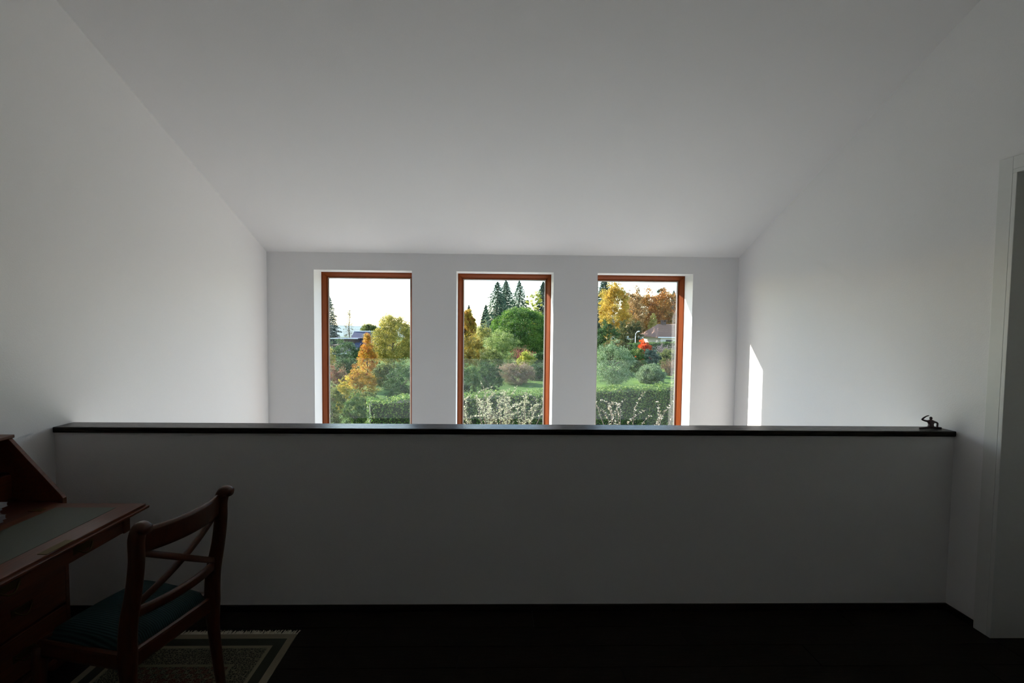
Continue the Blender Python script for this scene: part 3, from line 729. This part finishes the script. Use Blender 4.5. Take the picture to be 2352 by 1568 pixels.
PL = [
 ('spruce', 'dkspruce', -23.99, 66.0, 8.26, 4.36, 'spruce_tree', 'dark ragged spruce at the left edge of the left window', 'tree'),
 ('larch', 'larch', -23.02, 72.0, 6.41, 2.80, 'larch_tree', 'thin grey-green larch standing above the slate-roofed house', 'tree'),
 ('round', 'olive', -31.11, 112.0, 3.87, 3.48, 'deciduous_tree', 'small far round green tree just right of the slate roof', 'tree'),
 ('birch', 'yelolive', -8.92, 40.0, 5.26, 4.27, 'willow_tree', 'big yellow-olive leafy tree at the right side of the left window', 'tree'),
 ('maple', 'orange', -9.37, 33.5, 3.66, 2.47, 'maple_tree', 'pointed orange autumn maple in front of the slate roof', 'tree'),
 ('shrub', 'dkgreen', -14.03, 42.0, 2.65, 3.47, 'garden_shrub', 'dark green shrub below the slate-roofed house', 'shrub'),
 ('shrub', 'yellow', -13.08, 36.0, 2.23, 1.05, 'garden_shrub', 'small yellow shrub at the left edge of the left window', 'shrub'),
 ('shrub', 'dkgreen', -10.06, 30.5, 2.26, 1.78, 'garden_shrub', 'dull green shrub left of the orange maple foot', 'shrub'),
 ('shrub', 'redbrown', -8.54, 24.5, 2.16, 1.31, 'garden_shrub', 'reddish brown shrub below the small yellow shrub', 'shrub'),
 ('shrub', 'yellowor', -7.95, 27.0, 1.81, 1.73, 'garden_shrub', 'yellow-orange spreading shrub below the orange maple', 'shrub'),
 ('shrub', 'olive', -7.51, 31.0, 1.70, 1.63, 'garden_shrub', 'olive shrub below the big yellow-olive tree', 'shrub'),
 ('shrub', 'dkgreen', -5.32, 26.0, 2.14, 2.02, 'garden_shrub', 'dark green shrub behind the clipped hedge in the left window', 'shrub'),
 ('shrub', 'goldleaf', -7.42, 22.4, 1.64, 0.91, 'garden_shrub', 'low shrub with bright yellow leaves in the left window', 'shrub'),
 ('shrub', 'olive', -6.95, 19.5, 1.77, 1.02, 'garden_shrub', 'olive green shrub at the lower left of the left window', 'shrub'),
 ('shrub', 'green2', -5.75, 18.6, 1.63, 1.01, 'garden_shrub', 'dull green shrub between the olive shrub and the hedge', 'shrub'),
 ('shrub', 'olive2', -5.79, 20.6, 1.49, 1.00, 'garden_shrub', 'pale olive shrub just left of the clipped hedge end', 'shrub'),
 ('spruce', 'dkspruce', -4.44, 80.0, 7.60, 4.19, 'spruce_tree', 'small dark spruce at the left edge of the middle window', 'tree'),
 ('birch', 'yellowor', -3.73, 62.0, 5.86, 3.13, 'deciduous_tree', 'yellow-brown tree at the left edge of the middle window', 'tree'),
 ('spruce', 'dkspruce', -1.99, 112.0, 8.91, 5.00, 'spruce_tree', 'slender young spruce left of the three tall spruces', 'tree'),
 ('spruce', 'spruce', 0.69, 88.0, 12.61, 9.74, 'spruce_tree', 'leftmost of the three tall spruces behind the round green tree', 'tree'),
 ('spruce', 'spruce', 2.65, 101.0, 14.10, 10.59, 'spruce_tree', 'middle of the three tall spruces behind the round green tree', 'tree'),
 ('spruce', 'spruce', 4.16, 74.0, 11.53, 7.33, 'spruce_tree', 'rightmost of the three tall spruces behind the round green tree', 'tree'),
 ('spruce', 'dkspruce', 12.27, 112.0, 14.91, 9.57, 'spruce_tree', 'tall spruce at the right edge of the middle window', 'tree'),
 ('round', 'yelgreen', 7.08, 80.0, 9.96, 3.11, 'deciduous_tree', 'yellow-green tree between the tall spruces and the right spruce', 'tree'),
 ('dome', 'bright', 3.46, 57.0, 6.72, 8.08, 'weeping_tree', 'big round bright green weeping tree in the middle window', 'tree'),
 ('shrub', 'palegold', -1.28, 53.0, 4.12, 2.57, 'garden_shrub', 'tall pale gold shrub left of the round green tree', 'shrub'),
 ('shrub', 'pale', 0.86, 48.5, 3.62, 3.58, 'garden_shrub', 'pale green shrub in front of the round green tree', 'shrub'),
 ('shrub', 'goldbrown', -2.32, 44.5, 3.33, 2.77, 'garden_shrub', 'golden brown shrub below the yellow-brown tree', 'shrub'),
 ('twig', 'red', 2.84, 44.6, 2.42, 2.86, 'garden_shrub', 'red-leaved twiggy shrub below the round green tree', 'shrub'),
 ('shrub', 'yelgreen', 3.06, 41.5, 1.77, 1.85, 'garden_shrub', 'yellow-green low shrub in front of the red-leaved shrub', 'shrub'),
 ('shrub', 'dkgreen', 5.05, 46.0, 1.47, 1.97, 'garden_shrub', 'green low shrub at the right edge of the middle window', 'shrub'),
 ('shrub', 'olive', -0.22, 41.0, 1.94, 2.55, 'garden_shrub', 'olive shrub in front of the pale green shrub', 'shrub'),
 ('shrub', 'pinkbrown', 1.68, 34.0, 1.49, 2.77, 'garden_shrub', 'pinkish brown low shrub beyond the lawn', 'shrub'),
 ('shrub', 'dkgreen', 3.73, 36.5, 1.27, 2.13, 'garden_shrub', 'dark green shrub right of the pinkish brown shrub', 'shrub'),
 ('shrub', 'dkgreen', -0.38, 29.5, 1.84, 1.95, 'garden_shrub', 'wide dark green low shrub left of the lawn', 'shrub'),
 ('shrub', 'green2', -1.53, 27.0, 1.97, 1.52, 'garden_shrub', 'green shrub at the lower left of the middle window', 'shrub'),
 ('spruce', 'dkspruce', 27.60, 112.0, 16.60, 11.96, 'spruce_tree', 'dark spruce behind the golden birch', 'tree'),
 ('birch', 'golden', 20.38, 76.0, 11.61, 5.76, 'birch_tree', 'tall golden birch with white trunks in the right window', 'tree'),
 ('birch', 'brownbare', 26.02, 83.0, 10.85, 4.35, 'deciduous_tree', 'half-bare brown tree between the golden birch and the oak', 'tree'),
 ('oak', 'rust', 35.26, 98.0, 11.25, 12.94, 'oak_tree', 'wide rust-brown oak behind the brown-roofed house', 'tree'),
 ('pine', 'dkpine', 40.30, 108.0, 13.51, 4.19, 'pine_tree', 'dark pine rising above the rust-brown oak', 'tree'),
 ('spruce', 'bluespruce', 45.12, 112.0, 13.01, 5.66, 'spruce_tree', 'blue-grey spruce at the right edge behind the oak', 'tree'),
 ('round', 'palegold', 29.35, 82.0, 6.51, 1.75, 'deciduous_tree', 'small pale gold tree left of the brown roof chimney', 'tree'),
 ('shrub', 'dkgreen', 16.92, 66.0, 4.67, 3.97, 'garden_shrub', 'dark green shrub left of the birch trunks', 'shrub'),
 ('shrub', 'dkolive', 21.51, 70.0, 4.98, 3.94, 'garden_shrub', 'dark olive shrub right of the birch trunks', 'shrub'),
 ('dome', 'olivebrown', 14.21, 52.0, 2.80, 3.38, 'clipped_bush', 'rounded brownish clipped bush below the golden birch', 'shrub'),
 ('maple', 'redorange', 16.36, 48.0, 2.79, 1.49, 'maple_tree', 'small bright red-orange maple below the street lamp', 'tree'),
 ('twig', 'lavender', 19.49, 51.0, 2.69, 3.17, 'garden_shrub', 'greyish bare shrub right of the red-orange maple', 'shrub'),
 ('pine', 'bluegreen', 15.26, 43.0, 2.19, 1.67, 'dwarf_pine', 'dark blue-green dwarf pine in front of the red-orange maple', 'shrub'),
 ('shrub', 'green2', 12.62, 39.5, 2.46, 1.69, 'garden_shrub', 'green shrub between the two apple trees', 'shrub'),
 ('apple', 'apple', 8.61, 32.0, 3.24, 2.92, 'apple_tree', 'large leafy apple tree at the left side of the right window', 'tree'),
 ('apple', 'apple', 12.39, 35.0, 1.42, 2.04, 'apple_tree', 'small leafy apple tree below the dwarf pine', 'tree'),
 ('twig', 'redtwig', 15.92, 40.0, 1.51, 1.79, 'garden_shrub', 'reddish twiggy shrub at the right edge of the right window', 'shrub'),
 ('shrub', 'olive2', 18.35, 46.5, 1.82, 2.17, 'garden_shrub', 'pale olive shrub at the right edge before the greyish shrub', 'shrub'),
]
for p in PL: plant(*p)

def hedge(x0, y0, x1, y1, h, depth, pal, leaf, nper, name, label):
    dx_, dy_ = x1-x0, y1-y0; L = math.hypot(dx_, dy_)
    e = empty(name, ((x0+x1)/2, (y0+y1)/2, GZ), math.atan2(dy_, dx_)); tag(e, label, 'hedge')
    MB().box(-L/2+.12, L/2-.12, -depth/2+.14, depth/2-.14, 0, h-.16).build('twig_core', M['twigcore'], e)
    def surf(n, kind):
        u = rng.uniform(-L/2, L/2, n); w = rng.random(n); ins = -np.abs(rng.normal(0, .055, n))
        wob = .05*np.sin(u*2.1)+.04*np.sin(u*5.3+1)
        if kind == 'top': return np.stack([u, (w-.5)*depth, h+ins+wob], 1)
        if kind == 'front': return np.stack([u, -depth/2-ins*1+wob*.8, w*h], 1)
        return np.stack([u, depth/2+ins, w*h], 1)
    C = np.concatenate([surf(int(nper*L*depth), 'top'), surf(int(nper*L*h), 'front'), surf(int(nper*.4*L*h), 'back')])
    leaf_obj('foliage', C, leaf, M['lf_'+pal], e, .55)
    return e
hedge(-4.65, 16.45, 8.9, 20.9, 1.82, 1.0, 'hedge', .075, 700, 'clipped_hedge', 'long clipped green hedge across the lower part of the windows')
hedge(17.2, 57.5, 30.0, 67.5, 2.05, 1.0, 'green2', .15, 160, 'clipped_hedge', 'far straight clipped hedge in front of the brown-roofed house')

# near fruit trees whose silvery shoots rise into the windows
def shoots(x, y, h, R, pal, name, label, nshoot, nleaf, leafsz, seed):
    r_ = np.random.default_rng(seed)
    e = empty(name, (x, y, GZ)); tag(e, label, 'tree')
    trunk(e, h*.45, .09)
    m = MB(); C = []; A = []
    for q in range(nshoot):
        th = r_.random()*6.283; rr = R*r_.random()**.6
        p0 = np.array([0, 0, h*.42]); p1 = np.array([math.cos(th)*rr*.7, math.sin(th)*rr*.7, h*(.62+.1*r_.random())]); 
        p2 = np.array([math.cos(th)*rr, math.sin(th)*rr, h*(.84+.06*r_.random())]); p3 = p2+np.array([r_.normal()*.22, r_.normal()*.22, h*.13*r_.uniform(.2, 1.15)])
        path = catmull([p0, p1, p2, p3], 5)
        rad = [.015*(1-.8*i/(len(path)-1)) for i in range(len(path))]
        m.sweep(path, rad, rad, (.3, .2, .9), 5, 2)
        for k in range(nleaf):
            u = .42+.58*r_.random(); i = min(int(u*(len(path)-1)), len(path)-2); f_ = u*(len(path)-1)-i
            P = np.array(path[i])*(1-f_)+np.array(path[i+1])*f_; a = r_.normal(size=3); a[2] = abs(a[2])*.6; a /= np.linalg.norm(a)
            C.append(P+a*leafsz*.5); A.append(a)
    tag(m.build('branches', M['bark'], e), kind='stuff')
    leaf_obj('foliage', np.array(C), leafsz, M['lf_'+pal], e, .36, np.array(A), .5)
    return e
shoots(.35, 10.2, 3.12, 1.7, 'silver', 'apple_tree', 'near fruit tree with silvery shoots at the bottom of the middle window', 60, 64, .054, 4)
shoots(3.1, 10.4, 2.88, 1.6, 'silver2', 'apple_tree', 'near fruit tree with sparse pale twigs at the bottom of the right window', 24, 28, .062, 8)

# shrubbery and tree belt that close the garden between and beside the window views
def shrubbery(y, h, gaps, pal, dens, name, label):
    C = []
    for a, b in gaps:
        k = max(8, int((b-a)*dens)); r = .15*h
        P = np.stack([rng.uniform(a+r, b-r, k), y+rng.uniform(-1, 1, k)*.05*y, rng.random(k)**.7*h*rng.uniform(.7, 1, k)], 1)
        c, _ = clump_points(P, r*rng.uniform(.6, 1.1, k), 46); c[:, 2] = np.abs(c[:, 2]); C.append(c)
    C = np.concatenate(C)+np.array([0, 0, GZ])
    o = leaf_obj(name, C, y/1030*5.0, M['lf_'+pal], None, .55); tag(o, label, 'shrubbery', None, 'stuff')
shrubbery(26, 2.1, [(-17.0, -10.2), (-3.9, -2.4), (3.7, 5.7), (11.9, 19.0)], 'green2', 52, 'shrubbery', 'low green shrubbery between and beside the window views')
shrubbery(43, 4.0, [(-28.0, -17.0), (-7.6, -4.0), (6.1, 9.5), (19.8, 32.0)], 'olive', 27, 'shrubbery', 'olive autumn shrubbery between and beside the window views')
shrubbery(86, 9.0, [(-66.0, -34.5), (-14.8, -8.0), (12.8, 18.6), (40.5, 74.0)], 'goldbrown', 12, 'tree_belt', 'golden brown belt of trees between and beside the window views')

# ------------------------------------------------------------------ houses
M['slate'] = plain('slate_roof', lin('3d4156'), .85, .3, 6, .15)
M['brownroof'] = plain('brown_tile_roof', lin('8a6a58'), .85, .3, 5, .15)
M['render'] = plain('pale_render', lin('d8d2c8'), .9)
M['darkwood'] = plain('dark_timber_cladding', lin('4a3a33'), .8, .2, 5, .2)
M['fascia'] = plain('white_fascia', lin('e4e4e2'), .6)
M['pane'] = plain('dark_window_pane', (.03, .035, .04, 1), .1)
M['metal'] = plain('lamp_metal', lin('c9ccce'), .4, 0, 20, .05)
M['lampglass'] = plain('lamp_cover', lin('f2f2ee'), .3, 0, 20, .02)

h = empty('house', (-17.4, 60, GZ)); tag(h, 'house with blue-grey slate roofs behind the orange maple', 'house')
MB().box(-2.2, 3.0, 0, 5, 0, 1.6).build('wall', M['darkwood'], h)
MB().prism([(-.35, 1.45), (2.5, 3.12), (2.5, 3.22), (-.35, 1.57)], 'x', -1.9, 3.3).build('roof_slope', M['slate'], h)
MB().prism([(5.35, 1.45), (2.5, 3.12), (2.5, 3.22), (5.35, 1.57)], 'x', -1.9, 3.3).build('roof_slope', M['slate'], h)
MB().box(-1.95, 3.35, 2.4, 2.6, 3.18, 3.28).build('ridge_cap', M['fascia'], h)
MB().box(-3.3, -.6, -2.6, .6, 0, 1.55).build('wing_wall', M['darkwood'], h)
MB().box(-2.6, -1.3, -2.64, -2.6, .5, 1.3).build('window', M['pane'], h)
MB().box(-3.6, -.1, -1.9, 1.0, 2.34, 2.40).build('dormer_roof', M['slate'], h)
MB().box(-3.62, -.08, -1.94, -1.9, 2.33, 2.42).build('dormer_fascia', M['fascia'], h)
MB().box(-2.7, -.5, -1.6, 1.0, 1.5, 2.34).build('dormer_wall', M['darkwood'], h)
MB().prism([(-4.6, .55), (-1.4, 1.75), (-1.4, 1.85), (-4.6, .65)], 'x', -2.4, .3).build('porch_roof', M['slate'], h)
MB().box(-2.45, .35, -4.68, -4.58, .52, .68).build('gutter', M['fascia'], h)

h = empty('house', (31.1, 72, GZ), .06); tag(h, 'house with brown hipped roof and dark chimney in the right window', 'house')
MB().box(-4.6, 6, -1, 6, 0, 2.55).build('wall', M['render'], h)
hx0, hx1, hy0, hy1, ez, rz_ = -5.3, 6.7, -1.7, 6.7, 2.55, 4.62
m = MB(); ra, rb = (-3.55, 2.5, rz_), (5.0, 2.5, rz_)
c4 = [(hx0, hy0, ez), (hx1, hy0, ez), (hx1, hy1, ez), (hx0, hy1, ez)]
def slab(q, name):
    low = [(p[0], p[1], p[2]-.12) for p in q]; k = len(q)
    return MB().add(q+low, [tuple(range(k)), tuple(range(k, 2*k))[::-1]]+[(i, k+i, k+(i+1) % k, (i+1) % k) for i in range(k)]).build(name, M['brownroof'], h)
rf = slab([c4[0], c4[1], rb, ra], 'roof_slope'); slab([c4[2], c4[3], ra, rb], 'roof_slope'); slab([c4[3], c4[0], ra], 'hip_slope'); slab([c4[1], c4[2], rb], 'hip_slope')
# tile courses on the front slope
for q in range(1, 12):
    t0 = q/12.0
    A = Vector(c4[0]).lerp(Vector(ra), t0); B = Vector(c4[1]).lerp(Vector(rb), t0)
    MB().box(A.x, B.x, A.y-.06, A.y+.02, A.z+.01, A.z+.05).build('tile_course', M['brownroof'], rf)
MB().box(hx0-.05, hx1+.05, hy0-.1, hy0+.02, ez-.1, ez+.03).build('gutter', M['fascia'], h)
ch = MB().box(-3.0, -2.35, 2.1, 2.8, 4.3, 5.05).build('chimney', M['darkwood'], h)
MB().box(-3.15, -2.2, 1.95, 2.95, 5.18, 5.26).box(-3.0, -2.9, 2.1, 2.8, 5.05, 5.18).box(-2.45, -2.35, 2.1, 2.8, 5.05, 5.18).build('chimney_cap', M['darkwood'], ch)
for xx in (-3.2, -.6, 2.2): MB().box(xx-.55, xx+.55, -1.03, -1.0, .9, 2.1).build('window', M['pane'], h)

lp = empty('street_lamp', (19.73, 62, GZ)); tag(lp, 'white street lamp with a curved arm before the dark trees', 'street lamp')
MB().tube([(0, 0, 0), (0, 0, 1.6), (0, 0, 2.9)], .05).build('pole', M['metal'], lp, smooth=True)
MB().tube([(0, 0, 2.85), (.03, 0, 3.2), (.14, 0, 3.42), (.3, 0, 3.5)], .035).build('arm', M['metal'], lp, smooth=True)
MB().sweep([(.2, 0, 3.48), (.3, 0, 3.53), (.45, 0, 3.57), (.6, 0, 3.58)], [.05, .11, .12, .04], [.04, .07, .08, .03], (0, 1, 0), 10, 2.5).build('lamp_head', M['lampglass'], lp, smooth=True)
